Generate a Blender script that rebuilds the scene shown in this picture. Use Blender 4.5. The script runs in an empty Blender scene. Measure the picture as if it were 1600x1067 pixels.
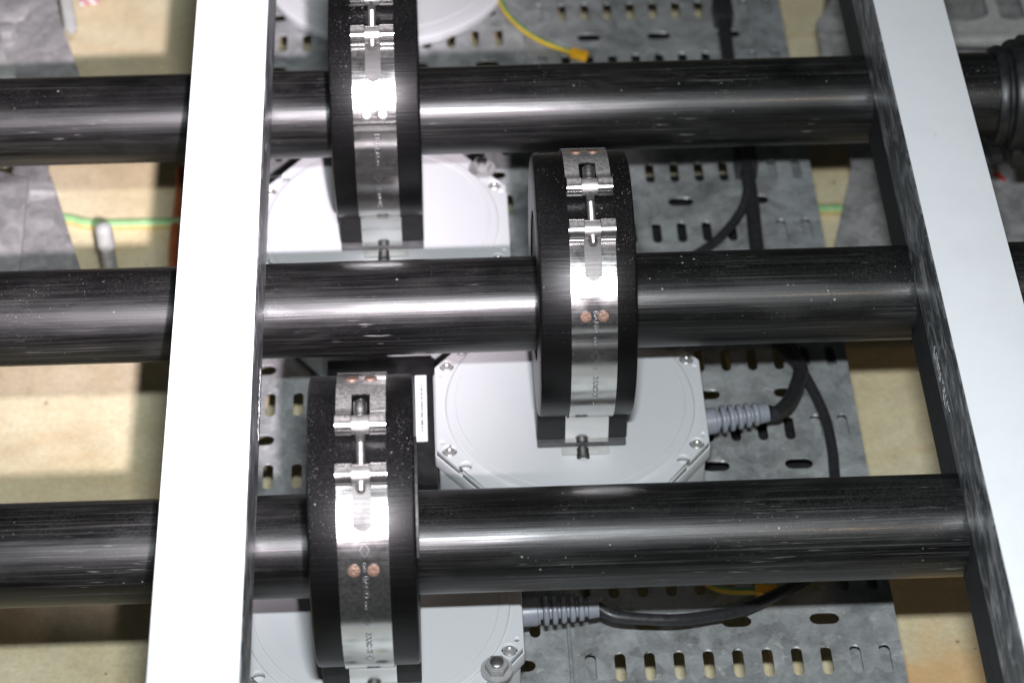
import bpy, bmesh, math, random
from mathutils import Vector, Matrix
random.seed(7)
S = bpy.context.scene
COL = S.collection
MM = 0.001
PI = math.pi
R = math.radians

# ------------------------------------------------------------------ camera
cam_d = bpy.data.cameras.new("camera")
cam = bpy.data.objects.new("camera", cam_d)
COL.objects.link(cam)
cam_d.sensor_width = 22.3
cam_d.lens = 55.0
cam_d.clip_start = 0.02
cam_d.clip_end = 50
CAM_R = [[0.99911826, 0.02997355, -0.02939879], [-0.04198336, 0.70800025, -0.70496315], [-0.0003159, 0.70557582, 0.70863437]]
CAM_C = [-39.189, -939.716, 944.61]
cam.matrix_world = Matrix([[*CAM_R[i], CAM_C[i] * MM] for i in range(3)] + [[0, 0, 0, 1]])
cam_d.dof.use_dof = True
cam_d.dof.focus_distance = 1.275
cam_d.dof.aperture_fstop = 5.6
S.camera = cam

# ------------------------------------------------------------------ world: a dim room
w = bpy.data.worlds.new("World")
S.world = w
w.use_nodes = True
w.node_tree.nodes["Background"].inputs[0].default_value = (0.9, 1.0, 1.0, 1)
w.node_tree.nodes["Background"].inputs[1].default_value = 0.02

# ------------------------------------------------------------------ lamps: camera flash and a torch
def aim(o, loc, tgt):
    o.location = Vector(loc) * MM
    d = (Vector(tgt) - Vector(loc)).normalized()
    z = -d
    x = Vector((1, 0, 0)) - z * z.x
    x.normalize()
    y = z.cross(x)
    o.matrix_world = Matrix([[x[i], y[i], z[i], loc[i] * MM] for i in range(3)] + [[0, 0, 0, 1]])

fl = bpy.data.lights.new("flash", 'AREA')
fl.shape = 'RECTANGLE'
fl.size, fl.size_y = 0.080, 0.022
fl.energy = 16.8
fl.color = (0.92, 0.975, 1.02)
flo = bpy.data.objects.new("flash", fl)
COL.objects.link(flo)
aim(flo, (-20, -790, 930), (40, 20, 0))

to = bpy.data.lights.new("torch", 'SPOT')
to.energy = 235.0
to.spot_size = R(21.5)
to.spot_blend = 1.0
to.shadow_soft_size = 0.013
to.color = (1.0, 0.88, 0.96)
too = bpy.data.objects.new("torch", to)
COL.objects.link(too)
aim(too, (27, -1033, 944), (-180, 155, 0))

wl = bpy.data.lights.new("room_lamp", 'AREA')
wl.shape = 'DISK'
wl.size = 0.10
wl.energy = 5.0
wl.color = (1.0, 0.72, 0.45)
wlo = bpy.data.objects.new("room_lamp", wl)
COL.objects.link(wlo)
aim(wlo, (690, -2350, 2450), (100, 0, 0))

S.view_settings.view_transform = 'Standard'
S.view_settings.look = 'None'
S.view_settings.exposure = 0
S.view_settings.gamma = 1

# ================================================================== materials
class N:
    def __init__(s, name):
        s.m = bpy.data.materials.new(name)
        s.m.use_nodes = True
        s.t = s.m.node_tree
        s.b = s.t.nodes["Principled BSDF"]
        s._tc = None
    def node(s, typ, **kw):
        n = s.t.nodes.new(typ)
        for k, v in kw.items():
            setattr(n, k, v)
        return n
    def link(s, a, b):
        s.t.links.new(a, b)
    def val(s, inp, v):
        if isinstance(v, bpy.types.NodeSocket):
            s.link(v, inp)
        else:
            inp.default_value = v
    def co(s, scale=(1, 1, 1), rot=(0, 0, 0), rnd=True):
        if s._tc is None:
            tc = s.node('ShaderNodeTexCoord')
            oi = s.node('ShaderNodeObjectInfo')
            sc = s.node('ShaderNodeVectorMath', operation='SCALE')
            sc.inputs[0].default_value = (3.1, 1.7, 2.3)
            s.link(oi.outputs['Random'], sc.inputs['Scale'])
            ad = s.node('ShaderNodeVectorMath', operation='ADD')
            s.link(tc.outputs['Object'], ad.inputs[0])
            s.link(sc.outputs[0], ad.inputs[1])
            s._tc = (ad.outputs[0], tc.outputs['Object'])
        mp = s.node('ShaderNodeMapping')
        s.link(s._tc[0 if rnd else 1], mp.inputs[0])
        mp.inputs['Scale'].default_value = scale
        mp.inputs['Rotation'].default_value = rot
        return mp.outputs[0]
    def noise(s, scale, co=None, detail=4, rough=0.55, dist=0):
        n = s.node('ShaderNodeTexNoise')
        s.link(co or s.co(), n.inputs['Vector'])
        n.inputs['Scale'].default_value = scale
        n.inputs['Detail'].default_value = detail
        n.inputs['Roughness'].default_value = rough
        n.inputs['Distortion'].default_value = dist
        return n.outputs['Fac']
    def vor(s, scale, co=None, out='Distance', feature='F1', rnd=1):
        n = s.node('ShaderNodeTexVoronoi', feature=feature)
        s.link(co or s.co(), n.inputs['Vector'])
        n.inputs['Scale'].default_value = scale
        n.inputs['Randomness'].default_value = rnd
        return n.outputs[out]
    def mr(s, v, a, b, c=0, d=1):
        n = s.node('ShaderNodeMapRange')
        s.link(v, n.inputs[0])
        for i, q in enumerate((a, b, c, d)):
            n.inputs[i + 1].default_value = q
        return n.outputs[0]
    def math(s, op, a, b=0):
        n = s.node('ShaderNodeMath', operation=op)
        s.val(n.inputs[0], a)
        s.val(n.inputs[1], b)
        return n.outputs[0]
    def mix(s, f, a, b):
        n = s.node('ShaderNodeMix', data_type='RGBA')
        s.val(n.inputs[0], f)
        for i, v in ((6, a), (7, b)):
            if isinstance(v, bpy.types.NodeSocket):
                s.link(v, n.inputs[i])
            else:
                n.inputs[i].default_value = (*v, 1) if len(v) == 3 else v
        return n.outputs[2]
    def bump(s, h, strength=0.3, dist=0.0005):
        n = s.node('ShaderNodeBump')
        n.inputs['Strength'].default_value = strength
        n.inputs['Distance'].default_value = dist
        s.link(h, n.inputs['Height'])
        s.link(n.outputs[0], s.b.inputs['Normal'])
    def set(s, color=None, rough=None, metal=None, spec=None, coat=None):
        for k, v in (('Base Color', color), ('Roughness', rough), ('Metallic', metal), ('Specular IOR Level', spec), ('Coat Weight', coat)):
            if v is None:
                continue
            if isinstance(v, tuple):
                v = (*v, 1)
            s.val(s.b.inputs[k], v)
        return s
    def speck(s, scale, keep, size, co=None):
        """white dust grains: random cells of a voronoi keep a small dot"""
        co = co or s.co()
        d = s.vor(scale, co)
        c = s.vor(scale, co, out='Color')
        sp = s.node('ShaderNodeSeparateColor')
        s.link(c, sp.inputs[0])
        k = s.math('GREATER_THAN', sp.outputs[0], keep)
        sz = s.math('MULTIPLY', sp.outputs[1], size)
        dot = s.math('LESS_THAN', d, sz)
        return s.math('MULTIPLY', k, dot)

def mat_pipe():
    n = N("scuffed black plastic")
    st = n.noise(1, n.co((7, 420, 420)), 5, 0.65)          # long drawn streaks
    st2 = n.noise(1, n.co((9, 1500, 1500)), 3, 0.6)
    pat = n.noise(13, None, 5, 0.62)                          # worn patches
    pat2 = n.noise(1, n.co((14, 60, 60)), 4, 0.6, 0.5)
    dust = n.noise(900, None, 3, 0.7)
    ge = n.node('ShaderNodeNewGeometry')
    se = n.node('ShaderNodeSeparateXYZ')
    n.link(ge.outputs['Normal'], se.inputs[0])
    up = n.mr(se.outputs[2], 0.1, 0.95, 0.18, 1)              # dust settles on the top
    sc = n.math('MULTIPLY', n.mr(st2, 0.55, 0.70), n.mr(pat, 0.38, 0.62, 0.05, 1))
    scr = n.noise(1, n.co((60, 2600, 900), (0.2, 0.5, 0.9)), 2, 0.5)
    scr = n.math('MULTIPLY', n.mr(scr, 0.66, 0.74), n.mr(n.noise(22), 0.52, 0.62))
    hz = n.math('MULTIPLY', n.mr(dust, 0.40, 0.75), n.mr(n.noise(24), 0.35, 0.7))
    g = n.math('ADD', n.math('MULTIPLY', sc, 0.075), n.math('MULTIPLY', scr, 0.24))
    g = n.math('ADD', g, n.math('MULTIPLY', n.math('MULTIPLY', hz, up), 0.03))
    g = n.math('ADD', g, n.math('MULTIPLY', n.mr(st, 0.45, 0.7), 0.008))
    g = n.math('ADD', g, n.math('MULTIPLY', n.mr(pat2, 0.52, 0.74), 0.016))
    sp = n.math('ADD', n.speck(330, 0.86, 0.22), n.math('MULTIPLY', n.speck(900, 0.78, 0.28), 0.45))
    sp = n.math('MULTIPLY', n.math('MULTIPLY', sp, up), n.mr(n.noise(17, None, 4, 0.6), 0.46, 0.66, 0.03, 1))
    g = n.math('ADD', g, n.math('MULTIPLY', sp, 0.55))
    col = n.mix(n.math('MINIMUM', g, 1.0), (0.0025, 0.0025, 0.0027), (0.8, 0.78, 0.76))
    ro = n.math('ADD', n.mr(st, 0.3, 0.7, 0.28, 0.42), n.mr(pat2, 0.35, 0.7, -0.03, 0.09))
    n.set(col, ro, 0.0, 0.38)
    n.b.inputs['Coat Weight'].default_value = 0.10
    n.b.inputs['Coat Roughness'].default_value = 0.13
    h = n.math('ADD', st2, n.math('MULTIPLY', st, 1.5))
    n.bump(h, 0.30, 0.0002)
    return n.m

def mat_ring():
    n = N("turned black rubber")
    line = n.noise(1, n.co((3, 900, 900)), 4, 0.7)
    fine = n.noise(2600, None, 2, 0.6)
    sp = n.math('ADD', n.speck(420, 0.78, 0.20), n.math('MULTIPLY', n.speck(1000, 0.6, 0.32), 0.5))
    sp = n.math('MULTIPLY', sp, n.mr(n.noise(24, None, 5, 0.65), 0.45, 0.63, 0.05, 1))
    hz = n.math('MULTIPLY', n.mr(fine, 0.5, 0.8), n.mr(n.noise(20), 0.4, 0.7, 0.2, 1))
    # dust lies on the upward-facing side of the ring
    ge = n.node('ShaderNodeNewGeometry')
    se = n.node('ShaderNodeSeparateXYZ')
    n.link(ge.outputs['Normal'], se.inputs[0])
    up = n.mr(se.outputs[2], 0.35, 0.95, 0.12, 1)
    g = n.math('MULTIPLY', n.math('ADD', n.math('MULTIPLY', hz, 0.085), n.math('MULTIPLY', sp, 0.36)), up)
    col = n.mix(g, (0.0025, 0.0025, 0.0027), (0.8, 0.78, 0.76))
    n.set(col, n.mr(line, 0.3, 0.7, 0.28, 0.40), 0, 0.24)
    n.bump(n.math('ADD', line, n.math('MULTIPLY', fine, 0.2)), 0.4, 0.00022)
    return n.m

def mat_steel(name="polished stainless steel", base=0.72, r0=0.13, r1=0.26, dusty=0.0):
    n = N(name)
    br = n.noise(1, n.co((30, 1800, 1800)), 3, 0.6)
    pat = n.noise(60, None, 3, 0.6)
    ro = n.math('ADD', n.mr(br, 0.3, 0.7, r0, r1), n.mr(pat, 0.4, 0.7, 0, 0.08))
    spk = n.math('MULTIPLY', n.speck(700, 0.86, 0.2), 0.35)
    col = n.mix(n.math('MINIMUM', n.math('ADD', n.mr(pat, 0.3, 0.7, 0, 0.22), spk), 1.0), (base, base * .99, base * .97), (base * .72, base * .71, base * .70))
    n.set(col, ro, 1.0)
    n.bump(n.math('ADD', n.math('MULTIPLY', br, 0.4), pat), 0.10, 0.0004)
    if dusty:
        ge = n.node('ShaderNodeNewGeometry')
        se = n.node('ShaderNodeSeparateXYZ')
        n.link(ge.outputs['Normal'], se.inputs[0])
        up = n.mr(se.outputs[2], 0.82, 1.0, 0.09, 1)  # dust on top; low even share lightens the metal in place of reflections
        f = n.math('MULTIPLY', n.math('MULTIPLY', n.mr(n.noise(500, None, 4, 0.7), 0.3, 0.62, 0.3, 1), up), dusty)
        n.val(n.b.inputs['Metallic'], n.math('SUBTRACT', 1.0, f))
        n.link(n.mix(f, col, (0.42, 0.41, 0.39)), n.b.inputs['Base Color'])
    return n.m

def mat_copper():
    n = N("copper rivet")
    p = n.noise(900, None, 3, 0.6)
    n.set(n.mix(n.mr(p, 0.35, 0.65), (0.25, 0.145, 0.10), (0.17, 0.12, 0.10)), n.mr(p, 0.3, 0.7, 0.42, 0.6), 0.55)
    n.bump(p, 0.8, 0.0006)
    return n.m

def mat_galv(name, base=0.30, metal=0.35, tint=(0.96, 1.0, 1.0)):
    n = N(name)
    v = n.vor(120, n.co(), out='Color')
    sp = n.node('ShaderNodeSeparateColor')
    n.link(v, sp.inputs[0])
    big = n.math('ADD', n.math('MULTIPLY', n.noise(38, None, 5, 0.65, 0.9), 0.6), n.math('MULTIPLY', n.noise(14, None, 4, 0.6, 1.5), 0.4))
    fine = n.noise(420, None, 3, 0.6)
    f = n.math('ADD', n.math('MULTIPLY', sp.outputs[0], 0.30), n.math('MULTIPLY', n.mr(big, 0.38, 0.62), 0.60))
    f = n.math('ADD', f, n.math('MULTIPLY', n.mr(fine, 0.3, 0.7), 0.18))
    a, b = base * 0.48, base * 1.6
    col = n.mix(f, tuple(a * t for t in tint), tuple(b * t for t in tint))
    spot = n.math('MULTIPLY', n.mr(n.noise(150, None, 3, 0.6), 0.64, 0.72), 0.5)
    col = n.mix(spot, col, (0.62, 0.62, 0.60))
    n.set(col, n.mr(big, 0.3, 0.7, 0.40, 0.55), metal)
    n.bump(n.math('ADD', big, n.math('MULTIPLY', fine, 0.4)), 0.15, 0.0008)
    return n.m

def mat_strut_side():
    n = N("dull galvanised channel side")
    st = n.noise(1, n.co((1, 16, 420)), 5, 0.7, 0.3)
    pat = n.noise(46, n.co((1, 0.6, 1.3)), 5, 0.68, 1.6)
    f = n.math('ADD', n.mr(pat, 0.48, 0.68, 0, 0.75), n.mr(st, 0.5, 0.68, 0, 0.6))
    col = n.mix(n.math('MINIMUM', f, 1.0), (0.10, 0.108, 0.112), (0.68, 0.70, 0.72))
    n.set(col, n.mr(pat, 0.3, 0.7, 0.26, 0.42), 0.45)
    n.bump(n.math('ADD', pat, st), 0.12, 0.0006)
    return n.m

def mat_white(name, col=(0.80, 0.82, 0.84), rough=0.42, dirt=0.14):
    n = N(name)
    p = n.noise(24, None, 5, 0.6)
    q = n.noise(700, None, 3, 0.6)
    sp = n.speck(130, 0.93, 0.10)
    f = n.math('MULTIPLY', n.mr(p, 0.45, 0.75), dirt)
    f = n.math('ADD', f, n.math('MULTIPLY', sp, 0.35))
    n.set(n.mix(n.math('MINIMUM', f, 1.0), col, (0.42, 0.42, 0.42)), n.mr(p, 0.3, 0.7, rough - .06, rough + .08), 0, 0.4)
    n.bump(q, 0.06, 0.0003)
    return n.m

def mat_plain(name, col, rough=0.45, metal=0.0, var=0.25, scale=150, bump=0.15):
    n = N(name)
    p = n.noise(scale, None, 4, 0.6)
    d = tuple(c * (1 - var) for c in col)
    l = tuple(min(1, c * (1 + var)) for c in col)
    n.set(n.mix(n.mr(p, 0.3, 0.7), d, l), n.mr(p, 0.3, 0.7, rough - .05, rough + .08), metal)
    n.bump(p, bump, 0.0004)
    return n.m

def mat_floor():
    n = N("yellowish cast floor")
    big = n.noise(9, n.co(rnd=False), 5, 0.65, 0.8)
    fine = n.noise(330, n.co(rnd=False), 5, 0.7)
    mid = n.noise(60, n.co(rnd=False), 5, 0.65, 0.5)
    st = n.noise(13, n.co((0.6, 2.4, 1), rnd=False), 5, 0.62, 0.6)
    col = n.mix(n.mr(big, 0.36, 0.64), (0.78, 0.72, 0.50), (0.70, 0.60, 0.37))
    col = n.mix(n.mr(st, 0.57, 0.72, 0, 0.4), col, (0.62, 0.37, 0.14))
    col = n.mix(n.mr(mid, 0.42, 0.7, 0, 0.30), col, (0.42, 0.34, 0.21))
    col = n.mix(n.mr(fine, 0.35, 0.7, 0, 0.35), col, (0.36, 0.30, 0.20))
    vd = n.node('ShaderNodeVectorMath', operation='DISTANCE')
    n.link(n.co(rnd=False), vd.inputs[0])
    vd.inputs[1].default_value = (0.236, -0.10, -0.213)
    wob = n.math('ADD', vd.outputs['Value'], n.math('MULTIPLY', n.noise(24, n.co(rnd=False), 5, 0.65), 0.10))
    col = n.mix(n.mr(wob, 0.085, 0.12, 0.6, 0), col, (0.66, 0.36, 0.13))
    pit = n.math('MULTIPLY', n.speck(70, 0.55, 0.10, n.co(rnd=False)), 0.7)
    col = n.mix(pit, col, (0.18, 0.13, 0.08))
    n.set(col, 0.62, 0, 0.3)
    n.bump(n.math('ADD', fine, mid), 0.35, 0.0015)
    return n.m

def mat_stripes(name, a, b, scale):
    n = N(name)
    wv = n.node('ShaderNodeTexWave', bands_direction='DIAGONAL')
    n.link(n.co(rnd=False), wv.inputs['Vector'])
    wv.inputs['Scale'].default_value = scale
    wv.inputs['Distortion'].default_value = 1.5
    n.set(n.mix(n.mr(wv.outputs['Fac'], 0.68, 0.76), a, b), 0.5)
    return n.m

def mat_sticker():
    n = N("white printed sticker")
    co = n.co((1, 1, 1), rnd=False)
    se = n.node('ShaderNodeSeparateXYZ')
    n.link(co, se.inputs[0])
    dash = n.noise(1, n.co((60, 900, 1), rnd=False), 2, 0.5)
    band = n.math('LESS_THAN', n.math('ABSOLUTE', n.math('SUBTRACT', se.outputs[0], 0.0004), 0), 0.0007)
    lim = n.math('LESS_THAN', n.math('ABSOLUTE', se.outputs[1], 0), 0.018)
    f = n.math('MULTIPLY', n.math('MULTIPLY', band, lim), n.mr(dash, 0.44, 0.5, 0, 0.9))
    n.set(n.mix(f, (0.80, 0.80, 0.82), (0.12, 0.12, 0.13)), 0.4)
    return n.m

M = dict(
    pipe=mat_pipe(), ring=mat_ring(), steel=mat_steel(base=0.64, r0=0.09, r1=0.18, dusty=0.5), pin=mat_steel("brushed steel pin", 0.62, 0.28, 0.42, 0.35),
    pyellow=mat_plain("pale yellow sheath", (0.62, 0.50, 0.20), 0.45, 0, 0.15), pgreen=mat_plain("pale green sheath", (0.26, 0.46, 0.20), 0.45, 0, 0.2),  # paler sheath colours for the floor cable
    cradle=mat_plain("black cradle rubber", (0.006, 0.006, 0.006), 0.5, 0, 0.3, 200),
    tongue=mat_steel("dull inner strap", 0.10, 0.45, 0.58, 0.3),
    bolt=mat_steel("threaded steel", 0.50, 0.28, 0.42), copper=mat_copper(),
    tray=mat_galv("galvanised tray", 0.30, 0.28), brk=mat_galv("weathered galvanised bracket", 0.30, 0.25, (1.0, 0.99, 0.98)),
    side=mat_strut_side(), white=mat_white("white strut face"), box=mat_white("light grey enclosure plastic", (0.565, 0.58, 0.59), 0.38, 0.10),
    gland=mat_plain("blue grey nylon", (0.225, 0.24, 0.275), 0.38, 0, 0.10), black=mat_plain("black moulded plastic", (0.014, 0.014, 0.015), 0.4, 0, 0.35),
    cable=mat_plain("black cable sheath", (0.022, 0.022, 0.024), 0.42, 0, 0.3, 300), floor=mat_floor(),
    yellow=mat_plain("yellow sheath", (0.55, 0.38, 0.04), 0.4, 0, 0.15), green=mat_plain("green sheath", (0.10, 0.27, 0.09), 0.4, 0, 0.15),
    amber=mat_plain("amber lug", (0.78, 0.40, 0.02), 0.35, 0, 0.1), orange=mat_plain("orange sheath", (0.45, 0.13, 0.05), 0.45, 0, 0.2),
    pale=mat_plain("pale grey plate", (0.40, 0.41, 0.39), 0.45, 0, 0.15), grey=mat_plain("dark grey lip", (0.075, 0.075, 0.078), 0.45, 0, 0.3),
    red=mat_plain("red paint", (0.60, 0.03, 0.03), 0.5, 0, 0.2), tag=mat_stripes("red and white tape", (0.75, 0.72, 0.72), (0.55, 0.05, 0.07), 60),
    sticker=mat_sticker(), brass=mat_steel("yellowish plated screw", 0.70, 0.34, 0.48, 0.4), mark=mat_plain("etched lettering", (0.24, 0.24, 0.25), 0.4, 0.85, 0.2),
    emboss=mat_plain("raised letter edge", (0.42, 0.43, 0.44), 0.5, 0.2, 0.2), back=mat_plain("near-black shade filler", (0.014, 0.014, 0.0145), 0.55, 0, 0.3, 60),  # last one: near-black for the added shade strip and slot blocks
)
M['brass'].node_tree.nodes["Principled BSDF"].inputs['Specular Tint'].default_value = (1, .9, .6, 1)

# ================================================================== mesh helpers (all in millimetres)
def link(name, me, mat, parent=None, loc=(0, 0, 0), smooth=None):
    o = bpy.data.objects.new(name, me)
    COL.objects.link(o)
    for m in (mat if isinstance(mat, (list, tuple)) else [mat]):
        me.materials.append(m)
    o.location = Vector(loc) * MM
    if parent:
        o.parent = parent
    if smooth is not None:
        for p in me.polygons:
            p.use_smooth = True
        if smooth < 180:
            try:
                me.set_sharp_from_angle(angle=R(smooth))
            except Exception:
                pass
    return o

def pymesh(name, vs, fs, mat, parent=None, loc=(0, 0, 0), smooth=None, mi=None):
    me = bpy.data.meshes.new(name)
    me.from_pydata([(x * MM, y * MM, z * MM) for x, y, z in vs], [], fs)
    bm = bmesh.new()
    bm.from_mesh(me)
    if mi is None:
        bmesh.ops.recalc_face_normals(bm, faces=bm.faces)
    bm.to_mesh(me)
    bm.free()
    o = link(name, me, mat, parent, loc, smooth)
    if mi:
        for p, i in zip(me.polygons, mi):
            p.material_index = i
    return o

def basis(axis):
    a = Vector(axis).normalized()
    u = a.orthogonal().normalized()
    return a, u, a.cross(u)

def lathe_data(prof, axis='X', seg=48, caps=True):
    """profile (position along the axis, radius) turned about the axis"""
    vs, fs = [], []
    n = len(prof)
    for i in range(seg):
        a = 2 * PI * i / seg
        for p, r in prof:
            c, s_ = math.cos(a) * r, math.sin(a) * r
            vs.append({'X': (p, c, s_), 'Y': (s_, p, c), 'Z': (c, s_, p)}[axis])
    for i in range(seg):
        j = (i + 1) % seg
        for k in range(n - 1):
            fs.append((i * n + k, i * n + k + 1, j * n + k + 1, j * n + k))
    if caps:
        fs.append(tuple(i * n for i in range(seg)))
        fs.append(tuple(i * n + n - 1 for i in range(seg)))
    return vs, fs

def lathe(name, prof, mat, parent=None, loc=(0, 0, 0), axis='X', seg=48, caps=True, smooth=35):
    return pymesh(name, *lathe_data(prof, axis, seg, caps), mat, parent, loc, smooth)

def prism(name, poly, z0, z1, mat, parent=None, loc=(0, 0, 0), plane='XY', bev=0.0, smooth=None):
    n = len(poly)
    f = {'XY': lambda a, b, c: (a, b, c), 'YZ': lambda a, b, c: (c, a, b), 'XZ': lambda a, b, c: (a, c, b)}[plane]
    vs = [f(a, b, z0) for a, b in poly] + [f(a, b, z1) for a, b in poly]
    fs = [tuple(range(n)), tuple(range(n, 2 * n))] + [(i, (i + 1) % n, n + (i + 1) % n, n + i) for i in range(n)]
    o = pymesh(name, vs, fs, mat, parent, loc, smooth)
    if bev:
        bevel(o, bev)
    return o

def bevel(o, w_, seg=2):
    bm = bmesh.new()
    bm.from_mesh(o.data)
    es = [e for e in bm.edges if len(e.link_faces) == 2 and e.calc_face_angle(0) > R(25)]
    bmesh.ops.bevel(bm, geom=es, offset=w_ * MM, segments=seg, affect='EDGES', profile=0.6)
    bm.to_mesh(o.data)
    bm.free()
    for p in o.data.polygons:
        p.use_smooth = True
    try:
        o.data.set_sharp_from_angle(angle=R(50))
    except Exception:
        pass

def box(name, c, d, mat, parent=None, bev=0.0):
    x, y, z = d[0] / 2, d[1] / 2, d[2] / 2
    return prism(name, [(-x, -y), (x, -y), (x, y), (-x, y)], -z, z, mat, parent, c, bev=bev)

def smooth_path(pts, n=10):
    P = [Vector(p) for p in pts]
    P = [P[0] * 2 - P[1]] + P + [P[-1] * 2 - P[-2]]
    out = []
    for i in range(1, len(P) - 2):
        a, b, c, d = P[i - 1:i + 3]
        for k in range(n):
            t = k / n
            out.append(0.5 * ((2 * b) + (c - a) * t + (2 * a - 5 * b + 4 * c - d) * t * t + (3 * b - a - 3 * c + d) * t ** 3))
    out.append(P[-2])
    return out

def tube(name, pts, r, mat, parent=None, seg=14, n=10, loc=(0, 0, 0), idx=None, flat=1.0):
    P = smooth_path(pts, n) if n else [Vector(p) for p in pts]
    vs, fs, mi = [], [], []
    up = Vector((0, 0, 1))
    for i, p in enumerate(P):
        t = (P[min(i + 1, len(P) - 1)] - P[max(i - 1, 0)]).normalized()
        u = t.cross(up)
        u = u.normalized() if u.length > 1e-4 else Vector((1, 0, 0))
        v = u.cross(t)
        for k in range(seg):
            a = 2 * PI * k / seg
            q = p + u * (math.cos(a) * r) + v * (math.sin(a) * r * flat)
            vs.append(tuple(q))
    for i in range(len(P) - 1):
        for k in range(seg):
            k2 = (k + 1) % seg
            fs.append((i * seg + k, i * seg + k2, (i + 1) * seg + k2, (i + 1) * seg + k))
            mi.append(idx(k, seg) if idx else 0)
    fs.append(tuple(reversed(range(seg))))
    fs.append(tuple((len(P) - 1) * seg + k for k in range(seg)))
    mi += [0, 0]
    return pymesh(name, vs, fs, mat, parent, loc, 60, mi)

def plate(name, outer, holes, thick, mat, parent=None, loc=(0, 0, 0)):
    """flat sheet in XY with real holes; top face at z = 0"""
    cu = bpy.data.curves.new("outline", 'CURVE')
    cu.dimensions = '2D'
    cu.fill_mode = 'BOTH'
    cu.extrude = thick * MM / 2
    for loop in [outer] + holes:
        sp = cu.splines.new('POLY')
        sp.points.add(len(loop) - 1)
        for q, (x, y) in zip(sp.points, loop):
            q.co = (x * MM, y * MM, 0, 1)
        sp.use_cyclic_u = True
    tmp = bpy.data.objects.new("outline", cu)
    me = bpy.data.meshes.new_from_object(tmp)
    bpy.data.objects.remove(tmp)
    bpy.data.curves.remove(cu)
    me.name = name
    me.transform(Matrix.Translation((0, 0, -thick * MM / 2)))
    bm = bmesh.new()
    bm.from_mesh(me)
    bmesh.ops.remove_doubles(bm, verts=bm.verts, dist=1e-6)
    bm.to_mesh(me)
    bm.free()
    me.materials.clear()
    return link(name, me, mat, parent, loc)

def stadium(cx, cy, w_, h, n=5):
    """rounded slot outline, w_ by h, long way rounded"""
    pts = []
    if h >= w_:
        r = w_ / 2
        cs = ((cy + h / 2 - r, 0), (cy - h / 2 + r, PI))
        for y0, a0 in cs:
            for i in range(n + 1):
                a = a0 + PI * i / n
                pts.append((cx + r * math.cos(a), y0 + r * math.sin(a)))
    else:
        r = h / 2
        for x0, a0 in ((cx + w_ / 2 - r, -PI / 2), (cx - w_ / 2 + r, PI / 2)):
            for i in range(n + 1):
                a = a0 + PI * i / n
                pts.append((x0 + r * math.cos(a), cy + r * math.sin(a)))
    return pts

def circle(cx, cy, r, n=18):
    return [(cx + r * math.cos(2 * PI * i / n), cy + r * math.sin(2 * PI * i / n)) for i in range(n)]

def text_mesh(body, size, ext, spacing=1.0):
    cu = bpy.data.curves.new("lettering", 'FONT')
    cu.body = body
    cu.size = size * MM
    cu.extrude = ext * MM
    cu.space_character = spacing
    cu.resolution_u = 3
    cu.offset = -0.011 * size * MM
    cu.align_x = 'CENTER'
    cu.align_y = 'CENTER'
    tmp = bpy.data.objects.new("lettering", cu)
    COL.objects.link(tmp)
    dg = bpy.context.evaluated_depsgraph_get()
    me = bpy.data.meshes.new_from_object(tmp.evaluated_get(dg))
    bpy.data.objects.remove(tmp)
    me.materials.clear()
    return me

def thing(name, label, cat, loc=(0, 0, 0), group=None):
    o = bpy.data.objects.new(name, None)
    o.empty_display_size = 0.02
    COL.objects.link(o)
    o.location = Vector(loc) * MM
    return tag(o, label, cat, group)

def tag(o, label, cat, group=None):
    o['label'] = label
    o['category'] = cat
    if group:
        o['group'] = group
    return o

# ================================================================== setting
Z_FLOOR, Z_TRAY, Z_LID = -213.0, -135.0, -78.0
fl_ = pymesh("floor", [(-1500, -480, Z_FLOOR), (1500, -480, Z_FLOOR), (1500, 1800, Z_FLOOR), (-1500, 1800, Z_FLOOR)], [(0, 1, 2, 3)], M['floor'])
fl_['kind'] = 'structure'

# ------------------------------------------------------------------ struts
def strut(x0, x1, y0, y1, label, texts):
    w_ = x1 - x0
    t = thing("strut_channel", label, "steel strut", ((x0 + x1) / 2, 0, 66), "white faced struts across the pipes")
    h, rad, th = 41.0, 2.2, 2.5
    a = w_ / 2
    # open-bottomed channel, rounded back corners, inturned lips
    prof = [(-a, -h), (-a, -rad)]
    prof += [(-a + rad - rad * math.cos(q), -rad + rad * math.sin(q)) for q in (R(22), R(45), R(68))]
    prof += [(-a + rad, -0.0), (a - rad, -0.0)]
    prof += [(a - rad + rad * math.sin(q), -rad + rad * math.cos(q)) for q in (R(22), R(45), R(68))]
    prof += [(a, -rad), (a, -h), (a - 9, -h), (a - 9, -h + 7), (a - 9 + 1.8, -h + 7), (a - 9 + 1.8, -h + th), (a - th, -h + th), (a - th, -th),
             (-a + th, -th), (-a + th, -h + th), (-a + 9 - 1.8, -h + th), (-a + 9 - 1.8, -h + 7), (-a + 9, -h + 7), (-a + 9, -h)]
    prism("channel", prof, y0, y1, M['side'], t, plane='XZ', smooth=40)
    f = box("white_face", (0, (y0 + y1) / 2, 0.35), (w_ - 1.2, y1 - y0 - 2, 0.6), M['white'], t, 0.25)
    for body, yc, zc, size, right in texts:
        me = text_mesh(body, size, 0.12, 1.05)
        # letters stand on the side wall, read towards the viewer (down the picture)
        for v in me.vertices:
            u, vv, ww = v.co
            if right:
                v.co = Vector(((a) * MM + 0.00005 + ww, yc * MM - u, (zc - 66) * MM + vv * -1.0))
            else:
                v.co = Vector(((-a) * MM - 0.00005 - ww, yc * MM - u, (zc - 66) * MM + vv * 1.0))
        link("stamped_text", me, M['emboss'], t)
    return t

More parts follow.
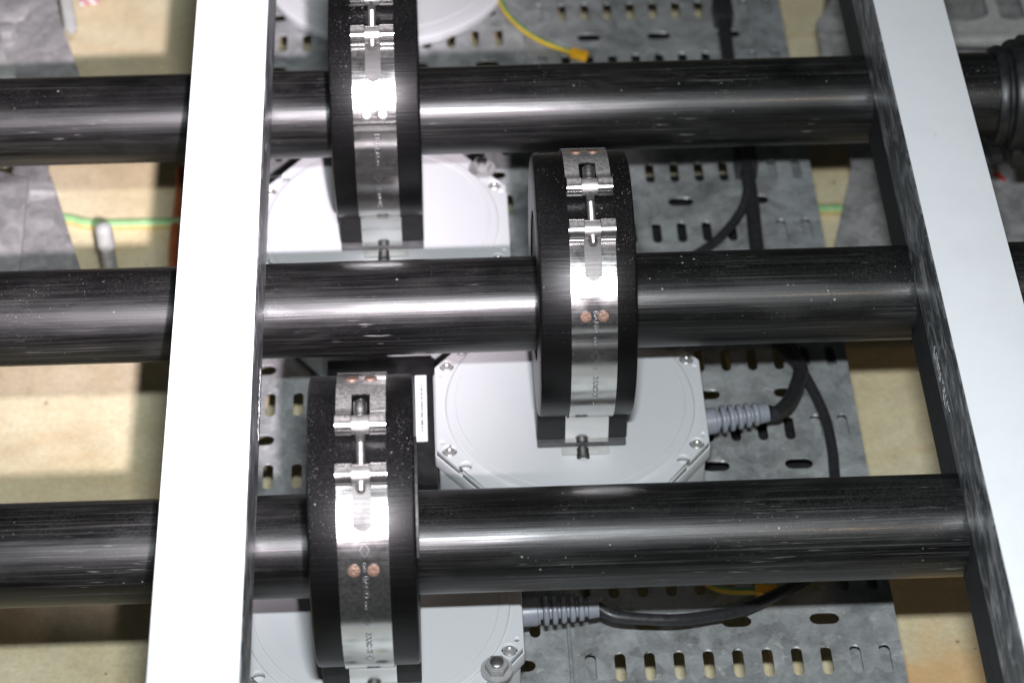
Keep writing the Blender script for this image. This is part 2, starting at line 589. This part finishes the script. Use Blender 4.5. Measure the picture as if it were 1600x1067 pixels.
st_l = strut(-170.2, -128.8, -520, 620, "left white strut lying across the pipes, brightest lit and nearly upright in view",
             [("UNISTRUT", -70, 33, 9.5, True)])
st_r = strut(212.6, 253.6, -520, 620, "right white strut lying across the pipes, slanting beside the coupling",
             [("UNISTRUT", -70, 32, 9.5, False)])
box("shade_strip", (-17.0, 50, -41 - 19), (3, 1100, 37.6), M['back'], st_r)  # dark strip added to stand for the shade along the strut's inner side

# ------------------------------------------------------------------ pipes
PIPES = [(190.4, "uppermost black pipe, ending in the ribbed coupling at right"),
         (28.3, "middle black pipe with the brightest glare, under the middle clamp"),
         (-136.4, "lowest black pipe, nearest the viewer, dusty and scratched along its length")]
for y, lab in PIPES:
    o = lathe("black_pipe", [(-450, 25.4), (450, 25.4)], M['pipe'], None, (0, y, 0), 'X', 128)
    tag(o, lab, "pipe", "black pipes side by side")

# coupling on the upper pipe's right end
cp = thing("pipe_coupling", "black ribbed coupling with lugs on the right end of the upper pipe", "coupling", (290, 190.4, 0))
lathe("collar", [(-2, 25.6), (-2, 28.2), (0.5, 29.4), (3, 29.2), (4.2, 27.6), (6, 27.6), (7, 31.5), (9, 32.6), (60, 33.5), (110, 33.5)], M['black'], cp, seg=96)
for k in range(2):
    lathe("rib", [(14 + 9 * k, 32.7), (15 + 9 * k, 35), (18 + 9 * k, 35), (19 + 9 * k, 32.7)], M['black'], cp, seg=96, caps=False)
prism("lug", [(-6, -8), (1, -8), (1, 8), (-6, 8)], -30, -38, M['black'], cp, (4, -15, 4), bev=1.2)
prism("lug", [(0, -7), (40, -7), (40, 10), (0, 10)], -24, -38, M['black'], cp, (9, -20, 4), bev=2)
lathe("clamp_bolt", [(-30, 3.2), (-24, 3.2), (-24, 5.5), (-20, 5.5)], M['pin'], cp, (22, 0, -26), 'Y', 16)

# ------------------------------------------------------------------ ring clamps
RR, HW = 70.0, 24.8
def pol(al, r):
    return (-r * math.sin(R(al)), r * math.cos(R(al)))

def band_mesh():
    rb = RR + 0.9
    cols = [-11.7, -8.0, -4.3, -3.6, -2.2, 0, 2.2, 3.6, 4.3, 8.0, 11.7]
    rows = []      # (y, z, flag) flag: 'u' slot/loop -> middle left open
    def loop(al, rc, rl, start, end, n):
        cy_, cz_ = pol(al, rc)
        return [(cy_ - rl * math.sin(R(a)), cz_ + rl * math.cos(R(a))) for a in [start + (end - start) * i / n for i in range(n + 1)]]
    # lower loop: starts under the fold, rolls over the pin, comes down on the ring
    aL = 25.2
    rL = 5.2
    pts = loop(aL, rb + rL, rL, aL - 180, aL + 142, 26)
    rows += [(p, 'o') for p in pts]
    y1_, z1_ = pol(29.2, rb + 0.75)
    rows.append(((y1_, z1_), 'o'))
    for al in (31, 33, 35, 37, 39, 41.2):
        rows.append((pol(al, rb + 0.7), 'o'))
    rows.append((pol(45.2, rb + 0.7), 'e'))
    for al in range(48, 150, 2):
        rows.append((pol(al, rb + (0.7 if al < 66 else 0)), 'f'))
    rows += [((-36.0, -64), 'f'), ((-36.0, -72), 'f'), ((-36.0, -80), 'f'), ((-35.6, -86.5), 'f'), ((-34.5, -88.6), 'f'), ((-30, -89.8), 'f'), ((0, -89.8), 'f'), ((30, -89.8), 'f'), ((36, -86), 'f'), ((36, -64), 'f')]
    for al in range(-150, -14, 2):
        rows.append((pol(al, rb + (0.7 if al > -40 else 0)), 'f'))
    rows.append((pol(-14.5, rb + 0.7), 's'))
    for al in (-12, -9, -6, -4):
        rows.append((pol(al, rb + 0.8), 'o'))
    aU, rU = 5.6, 4.7
    rows += [(p, 'o') for p in loop(aU, rb + rU, rU, aU - 75, aU + 190, 22)]
    vs, fs = [], []
    nc = len(cols)
    ends = {'e': 3.0, 's': -2.0}
    for (y, z), fl2 in rows:
        for x in cols:
            yy, zz = y, z
            if fl2 in ends and abs(x) < 4.3:
                al = math.degrees(math.atan2(-y, z))
                da = (1 - math.sqrt(max(0, 1 - (x / 4.3) ** 2))) * -ends[fl2] * 1.1
                yy, zz = pol(al + da, math.hypot(y, z))
            vs.append((x, yy, zz))
    for i in range(len(rows) - 1):
        a, b = rows[i][1], rows[i + 1][1]
        opn = (a == 'o' or b == 'o')
        for k in range(nc - 1):
            if opn and abs((cols[k] + cols[k + 1]) / 2) < 4.3:
                continue
            fs.append((i * nc + k, i * nc + k + 1, (i + 1) * nc + k + 1, (i + 1) * nc + k))
    return vs, fs

def hexprof(r):
    return [(r * math.cos(PI / 3 * i), r * math.sin(PI / 3 * i)) for i in range(6)]

def axis_rod(name, p, q, prof, mat, parent, seg=24):
    """turned rod from p to q; prof = (distance, radius)"""
    a, u, v = basis(Vector(q) - Vector(p))
    vs, fs = [], []
    n = len(prof)
    for i in range(seg):
        c, s_ = math.cos(2 * PI * i / seg), math.sin(2 * PI * i / seg)
        for d, r in prof:
            vs.append(tuple(Vector(p) + a * d + u * (c * r) + v * (s_ * r)))
    for i in range(seg):
        j = (i + 1) % seg
        for k in range(n - 1):
            fs.append((i * n + k, i * n + k + 1, j * n + k + 1, j * n + k))
    fs.append(tuple(i * n for i in range(seg)))
    fs.append(tuple(i * n + n - 1 for i in range(seg)))
    return pymesh(name, vs, fs, mat, parent, smooth=35)

def thicken(o, th):
    so = o.modifiers.new("thickness", 'SOLIDIFY')
    so.thickness = th * MM
    so.offset = 0
    dg = bpy.context.evaluated_depsgraph_get()
    me = bpy.data.meshes.new_from_object(o.evaluated_get(dg))
    o.modifiers.clear()
    o.data = me
    for p in me.polygons:
        p.use_smooth = True
    me.set_sharp_from_angle(angle=R(45))

def make_clamp(label, loc, bx):
    t = thing("pipe_clamp", label, "pipe clamp", loc, "black ring clamps on the pipes")
    # rubber ring, slightly rounded rims
    ri = 40.0
    prof = [(-HW, ri), (-HW, RR - 1.6), (-HW + 0.5, RR - 0.5), (-HW + 1.6, RR), (HW - 1.6, RR), (HW - 0.5, RR - 0.5), (HW, RR - 1.6), (HW, ri), (-HW, ri)]
    lathe("ring", prof, M['ring'], t, seg=192, caps=False, smooth=30)
    # filler between the ring and the pipe, flush with the ring's flanks
    nseg = 64
    dz = -loc[2]
    vs = []
    for x in (-HW + 1.0, HW - 1.0):
        for k in range(nseg):
            a_ = 2 * PI * k / nseg
            vs.append((x, 40.5 * math.cos(a_), 40.5 * math.sin(a_)))
        for k in range(nseg):
            a_ = 2 * PI * k / nseg
            vs.append((x, 25.1 * math.cos(a_), dz + 25.1 * math.sin(a_)))
    fs = []
    for o_ in (0, 2 * nseg):
        for k in range(nseg):
            k2 = (k + 1) % nseg
            fs.append((o_ + k, o_ + k2, o_ + nseg + k2, o_ + nseg + k))
    for o_ in (0, nseg):
        for k in range(nseg):
            k2 = (k + 1) % nseg
            fs.append((o_ + k, o_ + k2, 2 * nseg + o_ + k2, 2 * nseg + o_ + k))
    pymesh("ring_filler", vs, fs, M['cradle'], t)
    # cradle under the ring
    sad = [pol(al, RR + 0.4) for al in range(-150, -209, -4)]
    sad = [(y, z) for y, z in sad]
    poly = sad + [(-35.2, -62), (-35.4, -82), (-33.5, -85), (33.5, -85), (35.4, -82), (35.2, -62)]
    ys = [y for y, z in sad]
    if ys[0] < ys[-1]:
        poly = list(reversed(sad)) + [(-35.2, -62), (-35.4, -82), (-33.5, -85), (33.5, -85), (35.4, -82), (35.2, -62)]
    cr = prism("cradle", poly, -24.5, 24.5, M['cradle'], t, plane='YZ', bev=0.8)
    box("cradle_lip", (0, 0, -87.0), (48.6, 72.4, 3.6), M['grey'], t, 0.8)
    fp = box("foot_plate", (2, -20, -90.4), (26, 42, 2.4), M['pale'], t, 0.5)
    axis_rod("socket_screw", (-1.5, -13, -0.3), (-1.5, -31, -0.3), [(0, 2.6), (4, 2.6), (4, 3.6), (10.2, 3.6), (10.8, 3.2), (10.8, 1.8), (8.5, 1.7), (8.5, 0.01)], M["tongue"], fp)
    # steel band with rolled ends
    vs, fs = band_mesh()
    b = pymesh("band", vs, fs, M['steel'], t, (bx, 0, 0), 40)
    thicken(b, 0.7)
    # inner tongue seen through the slots
    tg, nf = [], []
    als = list(range(20, 62, 2))
    for al in als:
        for x in (-11, 11):
            y, z = pol(al, RR + 0.45)
            tg.append((x, y, z))
    nf = [(2 * i, 2 * i + 1, 2 * i + 3, 2 * i + 2) for i in range(len(als) - 1)]
    pymesh("tongue", tg, nf, M['tongue'], b, smooth=60)
    # pins across the rolled ends
    pins = []
    for al, r_, rr_ in ((5.6, RR + 5.6, 4.5), (25.2, RR + 6.1, 4.9)):
        y, z = pol(al, r_)
        lathe("pin", [(-4.0, rr_), (4.0, rr_)], M['pin'], b, (0, y, z), 'X', 32)
        lathe("pin", [(-11.4, rr_ - 1.0), (-4.05, rr_ - 1.0)], M['bolt'], b, (0, y, z), 'X', 24)
        lathe("pin", [(4.05, rr_ - 1.0), (11.4, rr_ - 1.0)], M['bolt'], b, (0, y, z), 'X', 24)
        pins.append(Vector((0, y, z)))
    # tee bolt through both pins
    d = (pins[1] - pins[0])
    L = d.length
    p0 = pins[0] - d.normalized() * 12
    pr_ = [(0, 2.4), (0.6, 3.1), (5.5, 3.1), (6, 2.9), (8, 2.9), (8, 2.2), (12 + 10, 2.2)]
    s_ = 12 + 10
    while s_ < 12 + L + 8:
        pr_ += [(s_, 2.0), (s_ + 0.35, 2.25), (s_ + 0.7, 2.0)]
        s_ += 0.75
    pr_ += [(s_ + 0.6, 1.6), (s_ + 0.8, 0.01)]
    bo = axis_rod("tee_bolt", tuple(p0 + Vector((bx, 0, 0))), tuple(pins[1] + Vector((bx, 0, 0))), pr_, M['bolt'], t, 20)
    # copper rivets
    for al in (-27, 59.6):
        for x in (-4.4, 4.4):
            a1 = Vector((x, *pol(al, RR + 1.4)))
            a2 = Vector((x, *pol(al, RR + 5)))
            axis_rod("rivet", tuple(a1), tuple(a2), [(0, 3.0), (0.9, 3.0), (1.25, 2.85), (1.4, 2.5), (1.5, 0.8), (1.35, 0.01)], M['copper'], b, 22)
    return t, b, bx

def wrap_text(band, body, al_mid, size, x0=0.6, spacing=1.1, flip=False):
    me = text_mesh(body, size, 0.10, spacing)
    rb = RR + 0.9 + 0.42
    for v in me.vertices:
        u, vv, ww = v.co
        al = al_mid + math.degrees(u / (rb * MM))
        r_ = rb + (0.7 if al < 65 else 0.0) + ww / MM
        y, z = pol(al, r_)
        v.co = Vector((x0 * MM + vv, y * MM, z * MM))
    link("stamped_text", me, M['mark'], band)

def diamond(band, al, x0=0.6, s=3.6):
    """stamped lozenge outline with a small bar in it"""
    rb = RR + 0.9 + 0.42
    pts_o = [(0, s), (s * 0.66, 0), (0, -s), (-s * 0.66, 0)]
    vs, fs = [], []
    for k in (1.0, 0.89):
        for x, u in pts_o:
            a = al + math.degrees(u * k / rb)
            y, z = pol(a, rb + (0.7 if a < 65 else 0) + 0.08)
            vs.append((x0 + x * k, y, z))
    fs = [(i, (i + 1) % 4, 4 + (i + 1) % 4, 4 + i) for i in range(4)]
    pymesh("lozenge_mark", vs, fs, M['mark'], band)

CL = []
for lab, loc, bx_ in (("upper left black ring clamp on the top pipe, its top cut by the picture edge", (-69.9, 190.4, 13.5), -0.2),
                 ("middle black ring clamp on the middle pipe, over the octagonal box with a gland", (37.8, 28.3, 13.5), 2.6),
                 ("lower left black ring clamp on the lowest pipe, with orange copper rivets on its crest", (-76.5, -136.4, 18.0), 0.5)):
    CL.append(make_clamp(lab, loc, bx_))
b1, b2, b3 = CL[0][1], CL[1][1], CL[2][1]
wrap_text(b1, "ENGLAND", 76, 4.0)
for o_ in b1.children:
    if o_.name.startswith('rivet'):
        o_.data.materials[0] = M['bolt']
diamond(b1, 90.5)
wrap_text(b1, "STAINLESS", 106, 4.0)
wrap_text(b2, "BAND", 62, 4.1)
wrap_text(b2, "oo", 70.5, 4.0)
diamond(b2, 77.5)
wrap_text(b2, "o", 83.5, 4.0)
wrap_text(b2, "BAND-IT", 95, 4.1)
wrap_text(b2, "o", 107, 4.0)
diamond(b3, 52)
wrap_text(b3, "oo", 58.5, 4.0)
wrap_text(b3, "BAND", 66.5, 4.1)
wrap_text(b3, "oo", 74.5, 4.0)
diamond(b3, 81)
wrap_text(b3, "BAND-IT", 95, 4.1)
diamond(b3, 107)
# thin side cheek on the lowest ring
prism("side_cheek", [pol(al, 69.3) for al in range(8, 60, 4)] + [pol(al, 48) for al in range(56, 4, -4)], HW + 0.1, HW + 1.2, M['cradle'], CL[2][0], plane='YZ')

# ------------------------------------------------------------------ cable tray
def tray(name, label, x0, x1, y0, y1, row0, xs, obl_x, ztop, lips):
    t = thing(name, label, "cable tray", ((x0 + x1) / 2, 0, ztop))
    cx_ = (x0 + x1) / 2
    holes = []
    pitch = 56.7
    k = -8
    while True:
        y = row0 + pitch * k
        k += 1
        if y > y1 - 14:
            break
        if y < y0 + 14:
            continue
        holes += [stadium(x - cx_, y, 6.0, 19.5) for x in xs]
        yo = y + pitch / 2
        if yo < y1 - 8:
            holes += [stadium(x - cx_, yo, 16.5, 8.2) for x in obl_x]
    plate("perforated_sheet", [(x0 - cx_, y0), (x1 - cx_, y0), (x1 - cx_, y1), (x0 - cx_, y1)], holes, 1.5, M['tray'], t)
    for lx0, lx1 in lips:
        # return flange: web down and a lip folded back under the sheet
        box("return_lip", ((lx0 + lx1) / 2 - cx_, (y0 + y1) / 2, -12.7), (abs(lx1 - lx0), y1 - y0, 1.4), M['tray'], t)
    for ex in (x0, x1):
        box("side_flange", (ex - cx_ + (0.75 if ex == x0 else -0.75), (y0 + y1) / 2, -6.8), (1.5, y1 - y0, 10.6), M['tray'], t)
    return t

xsR = [37.5 + 15.85 * i for i in range(11)]
trR = tray("cable_tray", "right perforated galvanised tray carrying the black cables", 27.5, 205.5, -420, 700, 57.0, xsR, [70.5 + 48 * i for i in range(3)], Z_TRAY, [(28.5, 46), (178, 204)])
xsL = [8.8 - 16.4 * i for i in range(10)]
trL = tray("cable_tray", "left perforated galvanised tray under the white boxes, half hidden by the strut", -172, 26.6, -420, 700, 32.5, xsL, [0 - 48 * i for i in range(4)], Z_TRAY - 1.2, [(-171, -150), (14, 25.5)])
for yr, dr in ((258, 95), (440, 60), (64, 40)):
    box("slot_darkener", (45 - 116.5 + 70, yr, -34), (160, dr, 24), M['back'], trR)  # unseen dark blocks added to blacken the view through the slots
tube("seam_bead", [(27 - 116.5, -418, 0.3), (27 - 116.5, 698, 0.3)], 1.1, M['tray'], trR, n=0, seg=10)

# ------------------------------------------------------------------ octagonal boxes
def oct_poly(s=1.0, d=0):
    a, c1, c2 = 76 - d, 31.0, 38.0
    pts = [(a, -c1), (a, c1), (c2, a), (-c2, a), (-a, c1), (-a, -c1), (-c2, -a), (c2, -a)]
    return pts

def oct_box(loc, label, bolts, gland=None):
    t = thing("junction_box", label, "junction box", (loc[0], loc[1], Z_TRAY), "octagonal white boxes on the trays")
    zt = Z_LID - Z_TRAY
    prism("base", oct_poly(d=2.2), 0.4, zt - 15, M['box'], t, bev=1.5)
    lid = prism("lid", oct_poly(), zt - 14.5, zt - 5.6, M['box'], t, bev=1.4)
    holes = []
    for sx in (1, -1):
        for sy in (1, -1):
            holes.append(circle(68 * sx, 32.5 * sy, 4.3))
            holes.append(circle(72 * sx, 26.5 * sy * 0.98, 1.7, 12))
            holes.append(circle(59.5 * sx, 44.0 * sy, 3.7))
    fp = plate("lid_face", oct_poly(d=1.1), holes, 5.2, M['box'], t, (0, 0, zt - 0.3))
    lathe("lid_disc", [(-0.2, 69.8), (0.9, 69.4), (1.4, 68.6), (1.4, 64.4), (0.8, 64.2), (0.8, 63.8), (1.4, 63.6), (1.4, 0.02)], M['box'], lid, (0, 0, zt - 0.3), 'Z', 128, smooth=25)
    for sx in (1, -1):
        for sy in (1, -1):
            s_ = lathe("lid_screw", [(-2.4, 3.3), (-0.9, 3.3), (-0.4, 2.9), (-0.2, 1.6), (-0.9, 0.9), (-0.9, 0.01)], M['brass'], lid, (68 * sx, 32.5 * sy, zt - 0.3), 'Z', 20)
    for sx, sy in bolts:
        px_, py_ = 61 * sx, 46 * sy
        w_ = lathe("washer", [(0.1, 2), (0.1, 8.2), (1.6, 8.2), (1.6, 2)], M['brk'], lid, (px_, py_, zt), 'Z', 32, caps=False)
        prism("hex_bolt", hexprof(6.0), 1.6, 6.0, M['brk'], lid, (px_, py_, zt), bev=0.5)
        lathe("bolt_end", [(6.0, 3.4), (7.6, 3.4), (8.0, 2.8), (8.0, 0.02)], M['bolt'], lid, (px_, py_, zt), 'Z', 20)
    if gland:
        p, q = Vector(gland[0]) - Vector((loc[0], loc[1], Z_TRAY)), Vector(gland[1]) - Vector((loc[0], loc[1], Z_TRAY))
        L = (q - p).length
        pf = [(-6, 7.6), (9.0, 7.6), (9.6, 7.0), (10.5, 7.0), (10.5, 4.6)]
        s_ = 12.0
        k = 0
        while s_ < L - 7:
            r0 = 8.0 - 0.30 * k
            pf += [(s_, 4.6), (s_ + 0.5, r0 - .5), (s_ + 1.3, r0), (s_ + 2.3, r0), (s_ + 3.1, r0 - .5), (s_ + 3.6, 4.6)]
            s_ += 4.7
            k += 1
        pf += [(L - 6, 4.8), (L - 5.4, 6.0), (L, 5.4), (L, 3.0)]
        axis_rod("cable_gland", tuple(p), tuple(q), pf, M['gland'], t, 28)
    return t

oct_box((-70, 180.5), "upper octagonal white box behind the top ring clamp, burnt out at its left", [(1, 1)])
oct_box((33.5, 27.5), "middle octagonal white box below the middle ring clamp", [(1, 1)], ((108, 34.8, -105), (147.6, 39.5, -103)))
oct_box((-75.3, -110.6), "lowest octagonal white box with a big hex bolt at its right corner", [(1, -1)], ((0, -98.3, -105), (41.8, -96.9, -104)))
tag(lathe("round_cover", [(0.3, 88), (6, 89), (7, 88.4), (7.3, 87.5), (7.3, 77), (6.8, 76.7), (6.8, 76.3), (7.3, 76), (7.3, 0.02)], M['box'], None, (-66, 507, Z_TRAY), 'Z', 160, smooth=30),
    "round pale grey cover at the top edge behind the first clamp", "cover")

# black housing with sticker beside the middle box
bh = thing("sensor_housing", "black housing with a narrow white sticker, beside the middle white box", "housing", (-72, 30, Z_TRAY))
box("housing_body", (0, 2, 21.8), (62, 98, 42.4), M['black'], bh, 1.5)
box("sticker", (22.4, 10.6, 43.15), (6.4, 51, 0.3), M['sticker'], bh)

# ------------------------------------------------------------------ cables
def stripe(k, seg):
    return 1 if k in (seg // 4 - 1, seg // 4, seg // 4 + 1, 3 * seg // 4, 3 * seg // 4 - 1) else 0

def earth_wire(pts, lug_from, lug_to, label, r=2.0):
    t = thing("earth_wire", label, "earth wire", pts[0])
    o0 = Vector(pts[0])
    tube("sheath", [tuple(Vector(p) - o0) for p in pts], r, [M['yellow'], M['green']], t, seg=16, idx=stripe)
    a, b = Vector(lug_from) - o0, Vector(lug_to) - o0
    dirv = (b - a).normalized()
    sd = Vector((-dirv.y, dirv.x, 0)).normalized()
    vs = []
    for p, w_, h in ((a, 2.4, 2.2), (a + dirv * 2, 3.3, 2.4), (b, 3.7, 2.0)):
        for sx, sz in ((-1, -1), (1, -1), (1, 1), (-1, 1)):
            vs.append(tuple(p + sd * (w_ * sx) + Vector((0, 0, h * sz))))
    fs = [(0, 1, 2, 3), (8, 9, 10, 11)]
    for i in (0, 4):
        for k in range(4):
            fs.append((i + k, i + (k + 1) % 4, i + 4 + (k + 1) % 4, i + 4 + k))
    o = pymesh("lug", vs, fs, M['amber'], t)
    bevel(o, 0.6)
    return t

earth_wire([(6, 500, -128), (10.6, 463.7, -129), (16.5, 445.5, -130), (26.7, 428.7, -130.5), (39.3, 416.3, -131), (54, 406.6, -131), (58.5, 404, -131)], (56.5, 405, -131), (68, 400, -131.5),
           "green and yellow earth wire with amber lug at the top of the tray")
earth_wire([(95, -44, -131), (101, -57, -131), (108, -64.2, -131), (117, -67.5, -130.5), (132, -68.3, -130.5)], (130, -68, -130.5), (142.5, -69, -130.5),
           "green and yellow earth wire with amber lug under the lowest pipe")
earth_wire([(6, -141, -131), (5.2, -158, -130), (5, -172, -130)], (5, -163, -130), (4.5, -180, -130),
           "earth wire with amber lug at the bottom edge beside the hex bolt")
tag(tube("flat_strap", [(164.9, 520, -127), (164.3, 454, -127), (162.6, 410, -127), (161.6, 350, -127.5), (162, 290, -127), (162.6, 250, -127.5), (161.0, 205, -128), (160, 150, -128), (167, 118, -128.5), (175.0, 98.5, -127), (170.5, 78.2, -121), (162.4, 56.4, -113), (153.1, 41.6, -106), (147.2, 39.5, -103)], 4.6, M['cable'], flat=0.9),
    "thick black cable running down the right tray into the middle box's gland", "cable")
tag(tube("black_cable", [(163.5, 300, -120.5), (161.5, 266, -122), (158.5, 246, -126), (151, 231, -129), (138, 214, -130), (126, 203, -130), (105, 188, -130)], 3.0, M['cable']),
    "thin black cable branching off the thick one towards the middle pipe", "cable")
tag(tube("black_cable", [(168, 150, -131), (174, 112, -131), (177, 97.8, -131), (182, 78, -131), (185.5, 58.4, -131), (186.2, 36, -131), (185, 15.8, -131), (181, -40, -131)], 3.2, M['cable']),
    "black cable lying straight down the tray's right part below the middle pipe", "cable")
tag(tube("black_cable", [(41.0, -96.9, -104), (50.0, -101.7, -106), (67.1, -102.2, -109), (84.3, -100.9, -112), (102.3, -95.1, -117), (116.9, -89.4, -121), (135.9, -77.3, -126), (155.4, -63.2, -130.5), (171.0, -52.1, -131), (178, -35, -131)], 3.3, M['cable']),
    "black cable sagging from the lowest box's gland across the tray", "cable")
def tie(name, loc, d, label):
    o = box(name, loc, d, M['cable'], None, 0.8)
    tag(o, label, "cable tie")
tie("cable_tie", (163.4, 440, -127), (13, 22, 12.5), "black wrap round the thick cable near the top edge")
tie("cable_tie", (162.3, 283, -127), (14, 20, 12.5), "black wrap round the thick cable below the top pipe")

# ------------------------------------------------------------------ things on the floor
tag(tube("earth_cable", [(-420, 350, -209), (-330, 344, -209), (-290, 338, -209), (-272, 332, -209), (-246, 330.5, -209), (-180, 330.5, -209), (0, 328, -209), (236, 325, -209), (420, 322, -209)], 3.6,
    [M['pyellow'], M['pgreen']], seg=16, idx=lambda k, s: 1 if 1 <= k <= 6 else 0), "thick green and yellow cable crossing the floor", "cable")
tag(tube("orange_cable", [(-213, 385, -209), (-212.5, 357, -209), (-214, 320, -209.5), (-213.5, 293, -209.5), (-210, 250, -209.5)], 3.4, M['orange']),
    "orange cable peeping out beside the left strut", "cable")
rod = thing("steel_stud", "upright round-ended steel stud standing on the floor at left", "stud", (-251, 264, Z_FLOOR))
axis_rod("shank", (0, 0, 0), (0, 0, 60), [(0, 5.0), (41, 5.0), (44, 4.4), (46.5, 4.4)], M['brk'], rod, 24)
axis_rod("cap", (0, 0, 46), (0, 0, 70), [(0, 5.6), (14, 5.6), (16.5, 5.0), (18.3, 3.4), (19.2, 0.02)], M['pale'], rod, 28)
tg_ = pymesh("warning_tag", [(-8, -6, 0), (7, -5, 1), (8, 14, 3), (-8, 14, 2), (-7.6, -5.8, 1.0), (6.6, -4.8, 2), (7.6, 14, 4), (-7.6, 14, 3)],
             [(0, 1, 2, 3), (4, 5, 6, 7), (0, 1, 5, 4), (1, 2, 6, 5), (2, 3, 7, 6), (3, 0, 4, 7)], M['tag'], None, (-288.5, 571, -203))
tag(tg_, "red and white striped scrap at the top left edge above the floor", "tape")

# brackets
bl = thing("support_bracket", "left galvanised support bracket with bolt and splayed leg", "bracket", (-320, 330, Z_FLOOR))
def rel(pts, o):
    return [(x - o[0], y - o[1]) for x, y in pts]
prism("top_plate", rel([(-420, 560), (-303, 560), (-297.5, 483), (-289, 447), (-274.5, 399), (-271, 380), (-276, 355), (-420, 350)], (-320, 330)), 74, 78, M['brk'], bl, bev=0.8)
prism("edge_flange", rel([(-298, 560), (-291, 560), (-286.5, 483), (-280, 447), (-283.5, 442), (-288.5, 446.5), (-295, 483)], (-320, 330)), 78.3, 82, M['pale'], bl, bev=1.2)
prism("leg", rel([(-312, 350), (-291, 350), (-288.7, 309), (-283.7, 294), (-260.6, 215), (-255, 190), (-314, 190), (-311, 214)], (-320, 330)), 70, 74, M['brk'], bl, bev=0.8)
prism("side_leg", rel([(-440, 318), (-319, 300), (-299, 291), (-296.5, 217), (-296, 180), (-440, 180)], (-320, 330)), 78, 82, M['brk'], bl, bev=0.8)
prism("cross_bar", rel([(-298, 286.5), (-282, 285.5), (-281, 282), (-298, 283)], (-320, 330)), 74.2, 78, M['brk'], bl, bev=0.5)
lathe("washer", [(78.3, 4), (78.3, 9.5), (80.4, 9.5), (80.4, 4)], M['brk'], bl, (-7, 112, 0), 'Z', 28, caps=False)
prism("bolt_head", hexprof(6.8), 80.4, 87, M['brk'], bl, (-7, 112, 0), bev=0.8)
prism("clip", rel([(-420, 500), (-308, 490), (-313, 474), (-317, 461), (-323, 458), (-345, 459), (-420, 460)], (-320, 330)), 78.3, 80.5, M['brk'], bl, bev=1.0)
prism("leg_foot", rel([(-420, 427), (-328, 425), (-323, 409), (-317, 405), (-317, 394), (-420, 390)], (-320, 330)), 78.3, 82, M['pale'], bl, bev=1.0)
for a, b in (((-300, 500), 50), ((-300, 230), 48)):
    box("post", (a[0] + 320 - 24, a[1] - 330, 34.8), (22, 22, 69.6), M['brk'], bl)

brr = thing("support_bracket", "right galvanised support bracket behind the right strut, with windows and red mark", "bracket", (300, 330, Z_FLOOR))
prism("leg", rel([(233, 310), (252, 310), (270, 214), (270, 180), (208, 180), (212.7, 217), (232.5, 287)], (300, 330)), 71, 75, M['brk'], brr, bev=0.8)
prism("top_plate", rel([(240, 620), (243, 462), (229, 440), (227, 380), (280, 380), (280, 620)], (300, 330)), 72, 76, M['brk'], brr, bev=0.8)
def arch(cx_, w_, y0, y1):
    r = w_ / 2
    return [(cx_ + r, y1), (cx_ - r, y1)] + [(cx_ + r * math.cos(a), y0 + r * 0.55 + r * 0.55 * math.sin(a)) for a in [PI + PI * i / 10 for i in range(11)]]
plate("windowed_plate", rel([(282, 640), (282, 409), (440, 402), (440, 640)], (300, 330)), [rel(arch(330.5, 36, 430, 600), (300, 330)), rel(arch(364.5, 18, 430, 600), (300, 330))], 5, M['pale'], brr, (0, 0, 80))
box("rear_plate", (62, 180, 60), (110, 190, 3), M['brk'], brr)
box("front_rail", (62, 78, 82.3), (160, 9, 4), M['pale'], brr, 1.5)
box("inner_web", (50, 190, 40), (50, 150, 3), M['brk'], brr)
prism("low_plate", rel([(292, 345), (440, 345), (440, 120), (290, 120)], (300, 330)), 68, 72, M['brk'], brr, bev=0.8)
prism("paint_mark", rel([(324, 280.5), (328, 281), (331.5, 275), (330.5, 271.5), (327.5, 276)], (300, 330)), 72.1, 72.5, M['red'], brr)
box("post", (-40, 180, 35.8), (22, 22, 71.6), M['brk'], brr)
box("post", (70, -60, 33.8), (22, 22, 67.6), M['brk'], brr)
